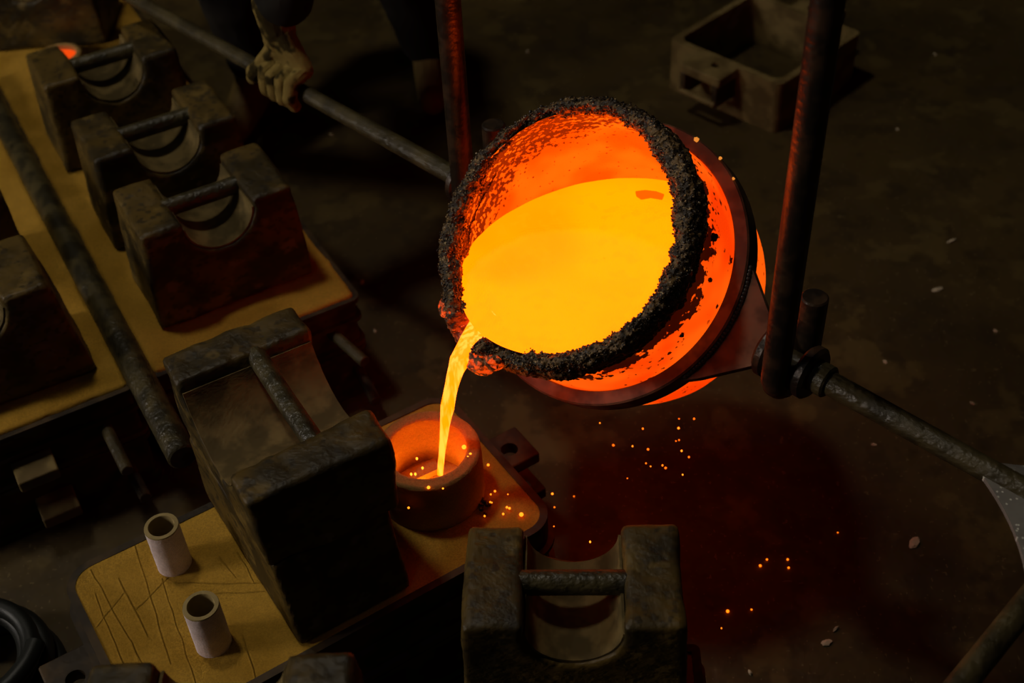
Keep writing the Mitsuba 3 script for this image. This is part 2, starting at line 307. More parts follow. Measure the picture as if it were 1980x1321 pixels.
# ------------------------------------------------------------------ cast iron mould weights
def weight_meshes(w1, w0, d1, d0, h, uw, ud, seed, step=0.005, rough=1.0, bar_r=0.019, bar_y=0.0, bar_drop=0.021):
    zc = h - ud + uw / 2
    def sdf(p):
        t = np.clip(p[..., 2] / h, 0, 1)
        q = np.stack([p[..., 0] * w1 / (w0 + (w1 - w0) * t), p[..., 1] * d1 / (d0 + (d1 - d0) * t), p[..., 2]], -1)
        b = sd_box(q, (0, 0, h / 2), (w1 / 2, d1 / 2, h / 2), 0.010)
        up = p[..., 2] > zc
        u = np.where(up, np.abs(p[..., 0]) - uw / 2, np.hypot(p[..., 0], p[..., 2] - zc) - uw / 2)
        d = smax(b, -u, 0.010)
        return d + rough * (0.005 * (meshkit.fbm(p * 26, 3, seed) - 0.5) + 0.006 * (meshkit.noise(p * 9, seed + 5) - 0.5))
    W, D = max(w0, w1) / 2 + .02, max(d0, d1) / 2 + .02
    body = nets(sdf, (-W, -D, -.02), (W, D, h + .02), step)
    bar = sweep([(-uw / 2 - .012, bar_y, h - bar_drop), (0, bar_y + .001, h - bar_drop - .001), (uw / 2 + .012, bar_y, h - bar_drop)], bar_r, 20)
    # thin dusty dressing that lies in the trough
    n = 40; lim = math.acos(np.clip((zc - (h - 0.022)) / (uw / 2), -1, 1)) if zc > h - 0.022 else math.pi / 2
    th = np.linspace(-lim, lim, n); r_in = uw / 2 - 0.0028
    ys = np.linspace(-d1 / 2 + 0.006, d1 / 2 - 0.006, 24)
    X = np.sin(th)[:, None] * r_in + 0 * ys; Z = zc - np.cos(th)[:, None] * r_in + 0 * ys; Y = ys[None] + 0 * X
    v = np.stack([X, Y, Z], -1); v = v + (np.stack([np.sin(th), 0 * th, -np.cos(th)], -1)[:, None] * (-0.0016 * meshkit.fbm(v * 40, 3, seed)[..., None]))
    i, j = np.meshgrid(np.arange(n - 1), np.arange(23), indexing='ij'); q = np.stack([i * 24 + j, (i + 1) * 24 + j, (i + 1) * 24 + j + 1, i * 24 + j + 1], -1).reshape(-1, 4)
    v2 = v + np.stack([np.sin(th), 0 * th, -np.cos(th)], -1)[:, None] * 0.004
    m = n * 24; q2 = q[:, ::-1] + m
    rim = np.concatenate([np.arange(24), np.arange(n) * 24 + 23, (n - 1) * 24 + np.arange(24)[::-1], np.arange(n)[::-1] * 24])
    rim = rim[np.r_[True, rim[1:] != rim[:-1]]]
    q3 = np.stack([rim[:-1], rim[1:], rim[1:] + m, rim[:-1] + m], 1)
    q = np.vstack([q, q2, q3])
    coat = trimesh.Trimesh(np.vstack([v.reshape(-1, 3), v2.reshape(-1, 3)]), np.vstack([q[:, [0, 1, 2]], q[:, [0, 2, 3]]]), process=False)
    return body, bar, coat

def weight(label, ang, c, z0, seed, dims=(0.325, 0.350, 0.200, 0.205, 0.24, 0.152, 0.092), group=None, **kw):
    t = thing('mould_weight', label, 'weight', group); R = rotz(ang)
    body, bar, coat = weight_meshes(*dims, seed, **kw)
    add('body', xf(body, R, (*c, z0)), 'cast_iron_rough', t, smooth=True)
    add('grip_bar', xf(bar, R, (*c, z0)), 'bar_steel', t)
    add('trough_dressing', xf(coat, R, (*c, z0)), 'dusty_coat', t, smooth=45)
    return t
def at(ang, a, b): return tuple((rotz(ang) @ [a, b, 0])[:2])
ZS = 0.2835
weight('cast iron weight at the bottom centre with a steel bar across its tan trough', -3.7, (0.070, 1.107), 0.281, 21, (0.318, 0.345, 0.190, 0.200, 0.24, 0.146, 0.092), step=0.0045)
weight('rusty cast iron weight nearest the front of the row of three at upper left', 28, at(28, 0.452, 2.186), ZS, 22)
weight('rusty cast iron weight in the middle of the row of three at upper left', 28, at(28, 0.452, 2.508), ZS, 23)
weight('rusty cast iron weight farthest back in the row of three, red glow behind its bar', 28, at(28, 0.440, 2.880), ZS, 24)
weight('cast iron weight cut by the left edge of the photo, on the left hand mould', 28, at(28, -0.068, 2.145), ZS, 25, (0.325, 0.39, 0.20, 0.21, 0.24, 0.152, 0.092))
weight('dark weight behind another at the left edge, just left of the steel bar', 28, at(28, -0.072, 2.49), ZS, 26)
weight('blackened weight in the top left corner of the photo', 2, (-1.30, 3.34), ZS, 27, (0.36, 0.39, 0.22, 0.23, 0.24, 0.17, 0.10))
weight('near weight at the bottom left edge, only its two horn tops showing', -1, (-0.386, 0.800), 0.441, 28, (0.335, 0.36, 0.19, 0.21, 0.24, 0.160, 0.092))
# the large one beside the pouring cup, standing on an iron block
big = weight('large black weight with two thick horns, left of the pouring cup, on an iron block', 118.8, at(31, 0.400, 1.428), 0.445, 31,
             (0.385, 0.395, 0.243, 0.232, 0.158, 0.232, 0.100), rough=1.5, step=0.005, bar_r=0.0175, bar_y=-0.022, bar_drop=0.018)
def blk(p):
    t = np.clip((p[..., 2] - .28) / .165, 0, 1)
    q = np.stack([p[..., 0], 1.59 + (p[..., 1] - 1.59) * (1 + 0.12 * t), p[..., 2]], -1)
    b = sd_box(q, (0.389, 1.39, 0.364), (0.105, 0.195, 0.0835), 0.006)
    return b + 0.003 * (meshkit.fbm(p * 22, 3, 4) - 0.5)
add('iron_block', xf(nets(blk, (.26, 1.17, .26), (.52, 1.60, .47), 0.006), RF), 'cast_iron_rough', smooth=True, label='black iron block on the front mould that carries the large weight', cat='block')

# ------------------------------------------------------------------ steel bar between the moulds
a0, a1 = at(28, 0.194, 1.70), at(28, 0.186, 3.35)
add('steel_bar', sweep([(*a0, 0.297), (*(0.5 * (np.array(a0) + a1)), 0.297), (*a1, 0.297)], 0.0285, 28), 'bar_steel', label='long olive grey steel bar lying in the gap between the two moulds at left', cat='bar')

# ------------------------------------------------------------------ pouring cup, vent tubes, hot cup far left
cup = thing('pouring_cup', 'round sand pouring cup lit orange inside by the metal running into it', 'cup')
cc = at(31, 0.632, 1.363)
def fine_profile(cp, d=0.004):
    pr = []
    for (r0, z0), (r1, z1) in zip(cp[:-1], cp[1:]):
        k = max(1, int(math.hypot(r1 - r0, z1 - z0) / d))
        pr += [(r0 + (r1 - r0) * i / k, z0 + (z1 - z0) * i / k) for i in range(k)]
    return pr + [cp[-1]]
def sandy(m, seed, top=1.0):
    v = np.array(m.vertices); rad = np.hypot(v[:, 0], v[:, 1])
    v[:, :2] *= (1 + (0.0022 * (meshkit.fbm(v * 60, 3, seed) - 0.5) / np.maximum(rad, .03)))[:, None]; v[:, 2] += top * 0.0020 * (meshkit.fbm(v * 110, 3, seed + 4) - 0.5) * (v[:, 2] > .01)
    return trimesh.Trimesh(v, m.faces, process=False)
add('sleeve', xf(sandy(lathe(fine_profile([(0.0962, 0.0), (0.0958, 0.06), (0.0944, 0.105), (0.0915, 0.1105), (0.075, 0.112), (0.0715, 0.1105), (0.0702, 0.108)]), 160), 2), t=(*cc, 0.280)), 'sleeve_sand', cup, smooth=50)
add('cup_bore', xf(sandy(lathe(fine_profile([(0.0702, 0.108), (0.0695, 0.104), (0.068, 0.03), (0.0667, 0.007), (0.0005, 0.006)]), 120), 2), t=(*cc, 0.280)), 'sleeve_sand', cup, smooth=50)
pq = Point(0, 0).buffer(0.0655, 40).intersection(sbox(-0.2, 0.022, 0.030, 0.050))
add('floor_plate', xf(ring_prism(pq, 0.004, 0.018), rotz(28), (*cc, 0.282)), 'sleeve_sand', cup, smooth=False)

for nm, (a, b), lb in (('t', (0.178, 1.480), 'pale fibre vent tube standing farther back on the front mould'), ('t', (0.170, 1.289), 'pale fibre vent tube standing nearer the viewer on the front mould')):
    t = thing('vent_tube', lb, 'tube'); o = (*at(31, a, b), 0.276)
    s = lathe([(0.0300, 0.0), (0.0298, 0.004)] + [(0.0296 - 0.0004 * k / 12, 0.004 + 0.098 * k / 12) for k in range(13)], 64)
    v = np.array(s.vertices); v[:, :2] *= (1 + 0.03 * (meshkit.fbm(v * 110, 3, 4) - 0.5))[:, None]
    add('tube_wall', xf(trimesh.Trimesh(v, s.faces, process=False), t=o), 'vent_tube_fibre', t, smooth=True)
    add('tube_rim', xf(lathe([(0.0293, 0.1015), (0.0286, 0.1038), (0.0222, 0.1042), (0.0210, 0.102), (0.0206, 0.06), (0.0204, 0.0)], 64), t=o), 'vent_tube_end', t, smooth=30)

hc = thing('feeder_cup', 'small cup of red hot metal behind the farthest weight of the row', 'cup'); hp = (*at(28, 0.402, 3.335), 0.284)
add('sleeve', xf(lathe([(0.06, 0), (0.06, 0.03), (0.052, 0.033), (0.046, 0.03), (0.044, 0.004)], 48), t=hp), 'sleeve_sand', hc)
hd = lathe([(0.046, 0), (0.0003, 0.003)], 40)
add('hot_metal', xf(hd, t=(hp[0], hp[1], hp[2] + 0.018)), 'hot_body', hc, emitter={'type': 'area', 'sampling_weight': 0.1, 'radiance': {'type': 'rgb', 'value': [0.9, 0.06, 0.0]}})

# ------------------------------------------------------------------ ladle
TAU, PHI = math.radians(41.6), math.radians(-136.7)
N_ = np.array([math.sin(TAU) * math.cos(PHI), math.sin(TAU) * math.sin(PHI), math.cos(TAU)])
S_ = np.array([math.cos(TAU) * math.cos(PHI), math.cos(TAU) * math.sin(PHI), -math.sin(TAU)])
U_ = np.cross(N_, S_); CR = np.array([0.0925, 1.648, 0.736]); LM = np.stack([S_, U_, N_], 1)
RG = CR - 0.197 * N_; PD = np.array([math.cos(PHI), math.sin(PHI), 0.0])
ladle = thing('pouring_ladle', 'tilted red hot foundry ladle full of molten iron with a crusted black rim', 'ladle')

def grid(v, nu, nv):
    """open grid with uv; v is (nu, nv, 3)."""
    i, j = np.meshgrid(np.arange(nu - 1), np.arange(nv - 1), indexing='ij')
    q = np.stack([i * nv + j, (i + 1) * nv + j, (i + 1) * nv + j + 1, i * nv + j + 1], -1).reshape(-1, 4)
    uv = np.stack(np.meshgrid(np.linspace(0, 1, nu), np.linspace(0, 1, nv), indexing='ij'), -1).reshape(-1, 2)
    return trimesh.Trimesh(v.reshape(-1, 3), np.vstack([q[:, [0, 1, 2]], q[:, [0, 2, 3]]]), process=False), uv

def turned(prof, n, bumpf=None):
    pr = np.asarray(prof, float)
    d = np.r_[0, np.cumsum(np.hypot(*np.diff(pr, axis=0).T))]; k = max(40, int(d[-1] / 0.006))
    s = np.linspace(0, d[-1], k); pr = np.stack([np.interp(s, d, pr[:, 0]), np.interp(s, d, pr[:, 1])], 1)
    th = np.linspace(0, 2 * np.pi, n)
    v = np.stack([np.cos(th)[:, None] * pr[None, :, 0], np.sin(th)[:, None] * pr[None, :, 0], 0 * th[:, None] - pr[None, :, 1]], -1)
    if bumpf is not None: v = bumpf(v)
    return grid(v, n, k)

def local(p):  # ladle coordinates of a point on it (follow the ladle, not the picture)
    q = [p.x - float(CR[0]), p.y - float(CR[1]), p.z - float(CR[2])]
    dot = lambda a: q[0] * float(a[0]) + q[1] * float(a[1]) + q[2] * float(a[2])
    return dot(S_), dot(U_), -dot(N_)

def shell_glow(p, n, uv):
    a, b, h = local(p)
    base = mix((0.98, 0.044, 0.0), (1.25, 0.115, 0.003), sst(0.35, 0.68, fbm(a * 9, b * 9, h * 9, 3)))
    sc = 0.62 * fbm(a * 46 + 3, b * 46, h * 30, 4) + 0.38 * fbm(a * 150, b * 150, h * 90, 3)                       # flakes of scale, more of them under the rim
    edge = 0.66 - 0.30 * sst(0.125, 0.055, h + 0.05 * (fbm(a * 14, b * 14, h * 14, 3) - 0.5))
    m = sst(edge, edge + 0.045, sc)
    sp = sst(0.70, 0.76, fbm(a * 110, b * 110, h * 90, 2)) * sst(0.50, 0.60, fbm(a * 16 + 7, b * 16, h * 16, 2))
    return base * (1 - 0.97 * m) * (1 - 0.9 * sp)
def lining_glow(p, n, uv):
    a, b, h = local(p)
    base = mix((1.2, 0.070, 0.0), (1.8, 0.140, 0.002), sst(0.35, 0.68, fbm(a * 11, b * 11, h * 11, 3)))
    sc = fbm(a * 150, b * 150, h * 150, 4)                        # splashed slag sticks near the mouth
    edge = 0.72 - 0.305 * sst(0.165, 0.070, h + 0.08 * (fbm(a * 12 + 4, b * 12, h * 12, 3) - 0.5))
    return base * (1 - 0.96 * sst(edge, edge + 0.05, sc))

wob = lambda v: v * (1 + 0.010 * (meshkit.fbm(v * 16, 3, 12) - 0.5)[..., None] * np.array([1, 1, 0]))
sh, uv = turned([(0.226, 0.03), (0.233, 0.06), (0.2375, 0.12), (0.238, 0.20), (0.2365, 0.30), (0.232, 0.355), (0.222, 0.388), (0.200, 0.412), (0.15, 0.424), (0.001, 0.428)], 260, wob)
def face_out(m, sgn):
    c = np.asarray(m.triangles_center); k = np.asarray(m.face_normals)
    q = (c[:, :2] * k[:, :2]).sum(1)
    return m if sgn * q.sum() > 0 else trimesh.Trimesh(m.vertices, np.asarray(m.faces)[:, ::-1], process=False)
sh = face_out(sh, 1)
add('shell', xf(sh, LM, CR), 'hot_body', ladle, smooth=True, uv=uv, label='red hot outer shell', emitter={'type': 'area', 'radiance': mikit.proc(shell_glow)})
ln, uv = turned([(0.001, 0.392), (0.15, 0.390), (0.190, 0.375), (0.201, 0.35), (0.207, 0.30), (0.217, 0.22), (0.225, 0.14), (0.228, 0.08), (0.222, 0.04), (0.214, 0.004)], 260, lambda v: v * (1 + 0.02 * (meshkit.fbm(v * 22, 4, 14) - 0.5)[..., None] * np.array([1, 1, 0])))
ln = face_out(ln, -1)
add('lining', xf(ln, LM, CR), 'hot_body', ladle, smooth=True, uv=uv, label='glowing inner lining', emitter={'type': 'area', 'radiance': mikit.proc(lining_glow)})

# crusted rim with the pouring lip
SP = math.radians(-14)
nt, ns = 1000, 84
th = np.linspace(0, 2 * np.pi, nt, endpoint=False); dth = (th - SP + np.pi) % (2 * np.pi) - np.pi
w = np.exp(-(dth / math.radians(12)) ** 2); ch = np.exp(-(dth / math.radians(7.5)) ** 4)
ro = 0.240 + 0.003 * np.clip(np.cos(th), 0, 1) + 0.030 * w + 0.004 * (meshkit.noise(np.stack([np.cos(th) * 9, np.sin(th) * 9, th * 0], -1), 3) - 0.5)
ri = 0.197 + 0.010 * w + 0.008 * np.clip(np.cos(th), 0, 1) + 0.016 * np.exp(-(((th - math.radians(222)) / math.radians(52)) ** 4)) + 0.012 * (meshkit.fbm(np.stack([np.cos(th) * 7, np.sin(th) * 7, th * 0], -1), 3, 5) - 0.5)
ri = ri + 0.012 * np.exp(-((th - math.radians(75)) / math.radians(40)) ** 2)
topz = 0.004 + 0.015 * np.clip(np.cos(th) + 0.25, 0, 1) - 0.025 * ch + 0.020 * np.exp(-((dth - math.radians(13.5)) / math.radians(5)) ** 2) + 0.008 * np.exp(-((dth + math.radians(13)) / math.radians(5)) ** 2)
psi = np.linspace(0, 2 * np.pi, ns, endpoint=False)
cx_, cw = (ro + ri) / 2, (ro - ri) / 2
botz = -0.062 - 0.006 * w
ce = np.sign(np.cos(psi)) * np.abs(np.cos(psi)) ** 0.75; se = np.sign(np.sin(psi)) * np.abs(np.sin(psi)) ** 0.75
cz, hz = (topz + botz) / 2, (topz - botz) / 2
r = cx_[:, None] + cw[:, None] * ce[None]; z = cz[:, None] + hz[:, None] * se[None]
inner = np.clip(-ce, 0, 1)[None] * np.clip(0.5 - se, 0, 1)[None] * 0.024      # the inner side runs back to the lining further down
r = r + inner - np.clip(ce, 0, 1)[None] * np.clip(-se - 0.2, 0, 1)[None] * 0.006
V = np.stack([r * np.cos(th)[:, None], r * np.sin(th)[:, None], z], -1)
nrm = np.stack([ce[None] * np.cos(th)[:, None], ce[None] * np.sin(th)[:, None], se[None] + 0 * th[:, None]], -1)
lump = meshkit.fbm(V * 75, 4, 31); lump2 = meshkit.noise(V * 28, 33); fine = meshkit.noise(V * 210, 35)
amp = 1 - 0.6 * ch[:, None]
V = V + nrm * (amp * (0.015 * (lump - 0.5) + 0.009 * (lump2 - 0.5) + 0.0040 * (fine - 0.5)))[..., None]
i, j = np.meshgrid(np.arange(nt), np.arange(ns), indexing='ij')
q = np.stack([i * ns + j, ((i + 1) % nt) * ns + j, ((i + 1) % nt) * ns + (j + 1) % ns, i * ns + (j + 1) % ns], -1).reshape(-1, 4)
crust = trimesh.Trimesh(V.reshape(-1, 3), np.vstack([q[:, [0, 1, 2]], q[:, [0, 2, 3]]]), process=False)
add('crusted_rim', xf(crust, LM, CR), 'slag_crust', ladle, smooth=35, label='rough black slag crust around the mouth')
# crumbs of slag stuck on the crust; the pale ones stand for its glints
cr_, ico = [[], []], trimesh.creation.icosahedron()
for k in range(4200):
    ii, jj = int(rng.integers(nt)), int(rng.integers(4, 52))
    if ch[ii] > 0.3: continue
    c = V[ii, jj] + nrm[ii, jj] * 0.001; s = float(rng.uniform(0.0007, 0.0022)) * (1.7 if rng.random() < 0.06 else 1)
    vv = np.asarray(ico.vertices) * rng.uniform(0.6, 1.25, (12, 1)) * s * rng.uniform(0.7, 1.2, 3) + c
    cr_[0 if rng.random() < 0.80 else 1].append(trimesh.Trimesh(vv, ico.faces, process=False))
add('slag_crumbs', xf(cat(*cr_[0]), LM, CR), 'slag_dark', ladle, smooth=False, kind='stuff')
add('glint_crumbs', xf(cat(*cr_[1]), LM, CR), 'slag_grey', ladle, smooth=False, kind='stuff')

def lump_glow(p, n, uv):  # mottled red glow put into the slag lumps beside the lip
    k = fbm(p.x * 130, p.y * 130, p.z * 130, 4)
    return mix((0.012, 0.001, 0.0), (0.85, 0.060, 0.002), sst(0.44, 0.66, k))
for ang_, rr_, hz_, sz, sd in ((-1.5, 0.258, 0.006, (0.021, 0.030, 0.019), 3), (4.5, 0.245, 0.012, (0.016, 0.018, 0.014), 9), (-28.5, 0.240, 0.004, (0.017, 0.026, 0.020), 5)):
    nu_, nv_ = 72, 48; U2, V2 = np.meshgrid(np.linspace(0, 2 * np.pi, nu_), np.linspace(1e-3, np.pi - 1e-3, nv_), indexing='ij')
    g_ = np.stack([np.cos(U2) * np.sin(V2), np.sin(U2) * np.sin(V2), np.cos(V2)], -1); q_ = g_.copy(); q_[0] = q_[-1]
    g_ = g_ * (1 + 0.55 * (meshkit.fbm(q_ * 2.3 + sd, 4, sd) - 0.5))[..., None] * np.array(sz)
    lm_, uv = grid(g_, nu_, nv_); lm_ = face_out(lm_, 1); aa = math.radians(ang_)
    add('red_slag_lump', xf(xf(lm_, rotz(ang_), (rr_ * math.cos(aa), rr_ * math.sin(aa), hz_)), LM, CR), 'slag_crust', ladle, smooth=True, uv=uv, label='red glowing slag lump beside the pouring lip', emitter={'type': 'area', 'sampling_weight': 0.05, 'radiance': mikit.proc(lump_glow)})

ic_ = trimesh.creation.icosphere(2, 1.0)
for ps, sz in (((-.1125, .2085, -.084), .0062), ((.050, .231, -.115), .004), ((-.05, .2335, -.10), .0035)):
    v = np.asarray(ic_.vertices) * (0.5 + 1.1 * meshkit.noise(np.asarray(ic_.vertices) * 2.6 + 5, int(sz * 1e4)))[:, None] * sz
    add('slag_fleck', xf(xf((v, ic_.faces), t=ps), LM, CR), 'slag_dark', ladle, smooth=False)
for ps, sz in (((-.259, .038, -.172), .0042), ((-.247, .098, -.172), .0026), ((-.225, .140, -.172), .0022)):
    v = np.asarray(ic_.vertices) * (0.5 + 1.1 * meshkit.noise(np.asarray(ic_.vertices) * 2.6 + 5, int(sz * 1e4)))[:, None] * sz
    add('glowing_crumb', xf(xf((v, ic_.faces), t=ps), LM, CR), 'slag_dark', ladle, smooth=False, emitter={'type': 'area', 'sampling_weight': 0.004, 'radiance': {'type': 'rgb', 'value': [0.75, 0.24, 0.03]}})

# ring, gussets, shafts, collars
rp = [(0.2405, 0.024), (0.262, 0.024), (0.265, 0.021), (0.265, -0.021), (0.262, -0.024), (0.2405, -0.024), (0.2385, -0.02), (0.2385, 0.02), (0.2405, 0.024)]
rg = lathe(rp[::-1], 180)
ring = add('carrying_ring', xf(rg, LM, RG), 'ring_steel', ladle, smooth=30, label='brown steel carrying ring around the shell')
for sgn in (1, -1):
    pl = Polygon([(-0.112, 0.234), (-0.090, 0.262), (-0.026, 0.342), (0.028, 0.342), (0.098, 0.262), (0.118, 0.234), (0.0, 0.262)]).buffer(0.003).difference(Point(0, 0).buffer(0.2575, 64))
    g = ring_prism(pl, -0.008, 0.010); vv = np.array(g.vertices); vv[:, 1] *= sgn
    g = trimesh.Trimesh(vv, g.faces[:, ::sgn], process=False)
    add('gusset_plate', xf(g, LM, RG), 'ring_steel', ladle, smooth=25)
    wb = []
    for a in np.radians(np.linspace(-23, 24, 34)):
        b_ = trimesh.creation.icosphere(1, 0.0052); b_.apply_translation([0.2655 * math.sin(a), sgn * 0.2655 * math.cos(a), 0.0125 + 0.001 * math.sin(a * 300)]); wb.append(b_)
    add('weld_seam', xf(cat(*wb), LM, RG), 'weld_steel', ladle, smooth=50)
    for d in ((0.348, 0.424) if sgn > 0 else (0.305, 0.385)):
        c = RG + U_ * sgn * d
        co = sweep([c - U_ * 0.011, c + U_ * 0.011], 0.046, 40)
        add('collar', co, 'dark_rod_steel', ladle, smooth=35)
JD = 0.892
J = RG + U_ * JD
add('shaft', sweep([RG + U_ * 0.345, RG + U_ * 0.6, J], [0.0205, 0.0195, 0.0185], 28), 'worn_steel', ladle, label='grey steel handle shaft on the right')
add('shaft', sweep([RG - U_ * 0.30, RG - U_ * 0.9, RG - U_ * 2.15], [0.0195, 0.0175, 0.0165], 28), 'worn_steel', ladle, label='steel handle shaft held by the gloved hand')
add('sleeve_nut', sweep([RG + U_ * 0.432, RG + U_ * 0.462], 0.0275, 28), 'worn_steel', ladle)
add('cross_handle', sweep([J - PD * 0.42, J, J + PD * 0.48], 0.0178, 28), 'worn_steel', ladle)
for sg in (1, -1):   # gusset plates in the corner between shaft and cross handle
    a = J - U_ * 0.014 + PD * sg * 0.012; b = J - U_ * 0.165 + PD * sg * 0.012; c = J + PD * sg * 0.150 - U_ * 0.014
    ctl = J - U_ * 0.052 + PD * sg * 0.052
    bow = [(1 - t) ** 2 * b + 2 * t * (1 - t) * (0.55 * ctl + 0.225 * (b + c)) + t * t * c for t in np.linspace(0, 1, 12)]
    pts = np.array([a] + bow); n = len(pts)
    up = np.array([0, 0, 0.004]); vv = np.vstack([pts + up, pts - up])
    f = [(0, k, k + 1) for k in range(1, n - 1)] + [(n, n + k + 1, n + k) for k in range(1, n - 1)] + [x for k in range(n) for x in ((k, n + k, (k + 1) % n), ((k + 1) % n, n + k, n + (k + 1) % n))]
    g = trimesh.Trimesh(vv, f, process=False); g.fix_normals()
    add('handle_gusset', g, 'speckled_plate', ladle, smooth=25)

# molten iron in the ladle and the stream
ZM = 0.612
def metal_glow(p, n, uv):
    k = fbm(p.x * 5, p.y * 5, p.z * 5, 3); st = fbm(p.x * 60 + p.y * 25, p.y * 60 - p.x * 25, p.z * 60, 3)
    c = mix((5.5, 0.365, 0.0), (5.5, 0.460, 0.0), sst(0.32, 0.68, k))
    c = mix(c, (5.5, 0.41, 0.001), sst(0.5, 0.7, st) * 0.5)
    return c
nr, na = 60, 240
# edge of the pool: where the level plane meets the lining (kept just inside the wall)
ang = np.linspace(0, 2 * np.pi, na); e0 = np.array([PD[0], PD[1], 0]); e1 = np.array([U_[0], U_[1], 0])
ax0 = CR - N_ * ((CR[2] - ZM) / N_[2]); pool = []
for a in ang:
    d = math.cos(a) * e0 + math.sin(a) * e1; s0, s1 = 0.0, 0.6
    for _ in range(40):
        s = (s0 + s1) / 2; p_ = ax0 + d * s - CR; h_ = -(p_ @ N_); rr_ = math.hypot(p_ @ S_, p_ @ U_)
        lim = np.interp(h_, [-0.05, 0.0, 0.03, 0.08, 0.14, 0.22, 0.30, 0.35, 0.375, 0.39], [0.216, 0.216, 0.222, 0.231, 0.227, 0.219, 0.209, 0.203, 0.19, 0.10])
        if rr_ < lim: s0 = s
        else: s1 = s
    pool.append(s0)
pool = np.array(pool)
rr = np.linspace(0.004, 1, nr)
XY = ax0 + (rr[None, :, None] * pool[:, None, None]) * (np.cos(ang)[:, None, None] * e0 + np.sin(ang)[:, None, None] * e1)
XY[..., 2] += 0.0012 * (meshkit.fbm(XY * [30, 30, 0], 3, 8) - 0.5)
pm, uv = grid(XY, na, nr)
if pm.face_normals[:, 2].mean() < 0: pm = trimesh.Trimesh(pm.vertices, pm.faces[:, ::-1], process=False)
iron = thing('molten_iron', 'bright yellow molten iron filling the ladle and pouring in a stream into the cup', 'molten metal')
add('pool', pm, 'hot_body', iron, smooth=True, uv=uv, emitter={'type': 'area', 'radiance': mikit.proc(metal_glow)})
hh = np.array([-0.875, -0.484, 0.0]); hh /= np.linalg.norm(hh); side = np.array([-hh[1], hh[0], 0])
ctr, wd, hk = [], [], []
for x, y, zt, w_, half in ((0.000, 1.608, 0.6000, 0.048, 0.012), (-0.028, 1.589, 0.6120, 0.045, 0.012), (-0.052, 1.566, 0.6085, 0.034, 0.012), (-0.072, 1.546, 0.5985, 0.0255, 0.013), (-0.088, 1.530, 0.5835, 0.0195, 0.0145)):
    ctr.append([x, y, zt - half]); wd.append(w_); hk.append(half / w_)
lip, z0_, vz, vh = ctr[-1], ctr[-1][2], 0.50, 0.345
for tt in np.linspace(0.010, 0.1830, 34):
    ctr.append([lip[0] + hh[0] * vh * tt, lip[1] + hh[1] * vh * tt, z0_ - vz * tt - 4.9 * tt * tt])
    f_ = (tt - 0.010) / 0.173
    wd.append(np.interp(f_, [0, 0.12, 0.30, 0.52, 0.68, 0.85, 1], [0.0180, 0.0155, 0.0140, 0.0150, 0.0095, 0.0065, 0.0055])); hk.append(np.interp(f_, [0, 0.4, 0.7, 1], [0.9, 0.7, 0.8, 1.0]))
ctr = np.array(ctr); wd = np.array(wd); hk = np.array(hk)
fl = np.array([0, 0, 1.0])
t_ = np.gradient(ctr, axis=0); t_ /= np.linalg.norm(t_, axis=1, keepdims=True)
nup = np.cross(side, t_); nup /= np.linalg.norm(nup, axis=1, keepdims=True); nup *= np.sign(nup @ (fl + 0.5 * hh))[:, None]
na2 = 49; a2 = np.linspace(0, 2 * np.pi, na2)
sv = ctr[:, None] + wd[:, None, None] * (np.cos(a2)[None, :, None] * side + (hk[:, None] * np.sin(a2)[None])[..., None] * nup[:, None])
sv = sv + 0.0035 * (meshkit.fbm(sv * [55, 55, 22], 3, 17) - 0.5)[..., None] * (sv - ctr[:, None]) / wd[:, None, None] * np.linspace(0.2, 1, len(ctr))[:, None, None]
sm, uv = grid(sv, len(ctr), na2)
if (np.einsum('ij,ij->i', sm.face_normals, sm.triangles_center - np.repeat(ctr[:-1], na2 - 1, 0)[np.r_[np.arange((len(ctr) - 1) * (na2 - 1)), np.arange((len(ctr) - 1) * (na2 - 1))]])).mean() < 0:
    sm = trimesh.Trimesh(sm.vertices, sm.faces[:, ::-1], process=False)
def stream_glow(p, n, uv):
    st = fbm(p.x * 150, p.y * 150, p.z * 20, 3)
    return mix((8.5, 0.45, 0.0), (8.5, 0.70, 0.06), sst(0.40, 0.70, st))
add('stream', sm, 'hot_body', iron, smooth=True, uv=uv, label='falling stream of metal', emitter={'type': 'area', 'radiance': mikit.proc(stream_glow)})

va = math.degrees(math.atan2(cc[1], cc[0]))          # unseen iron in the near half of the cup, brightened to light its walls
pd_ = Point(0, 0).buffer(0.0660, 40).intersection(sbox(-0.2, -0.2, 0.010, 0.2))
add('unseen_puddle', xf(ring_prism(pd_, 0.006, 0.014), rotz(va), (*cc, 0.281)), 'hot_body', iron, smooth=False, label='unseen metal in the bottom of the cup, very bright to light its walls', emitter={'type': 'area', 'radiance': {'type': 'rgb', 'value': [15.0, 3.4, 0.20]}})
dp = np.array([(-.006, .009), (.010, .013), (.030, .010), (.044, .002), (.041, -.010), (.021, -.005), (.004, -.011), (-.004, -.003)])
dp = Polygon(dp).buffer(0.002)
add('dross_patch', xf(ring_prism(dp, 0.0, 0.003), rotz(-8), (0.256, 1.905, ZM - 0.0005)), 'hot_body', iron, smooth=False, label='darker orange skin of dross floating near the right edge', emitter={'type': 'area', 'sampling_weight': 0.05, 'radiance': {'type': 'rgb', 'value': [1.4, 0.125, 0.0]}})

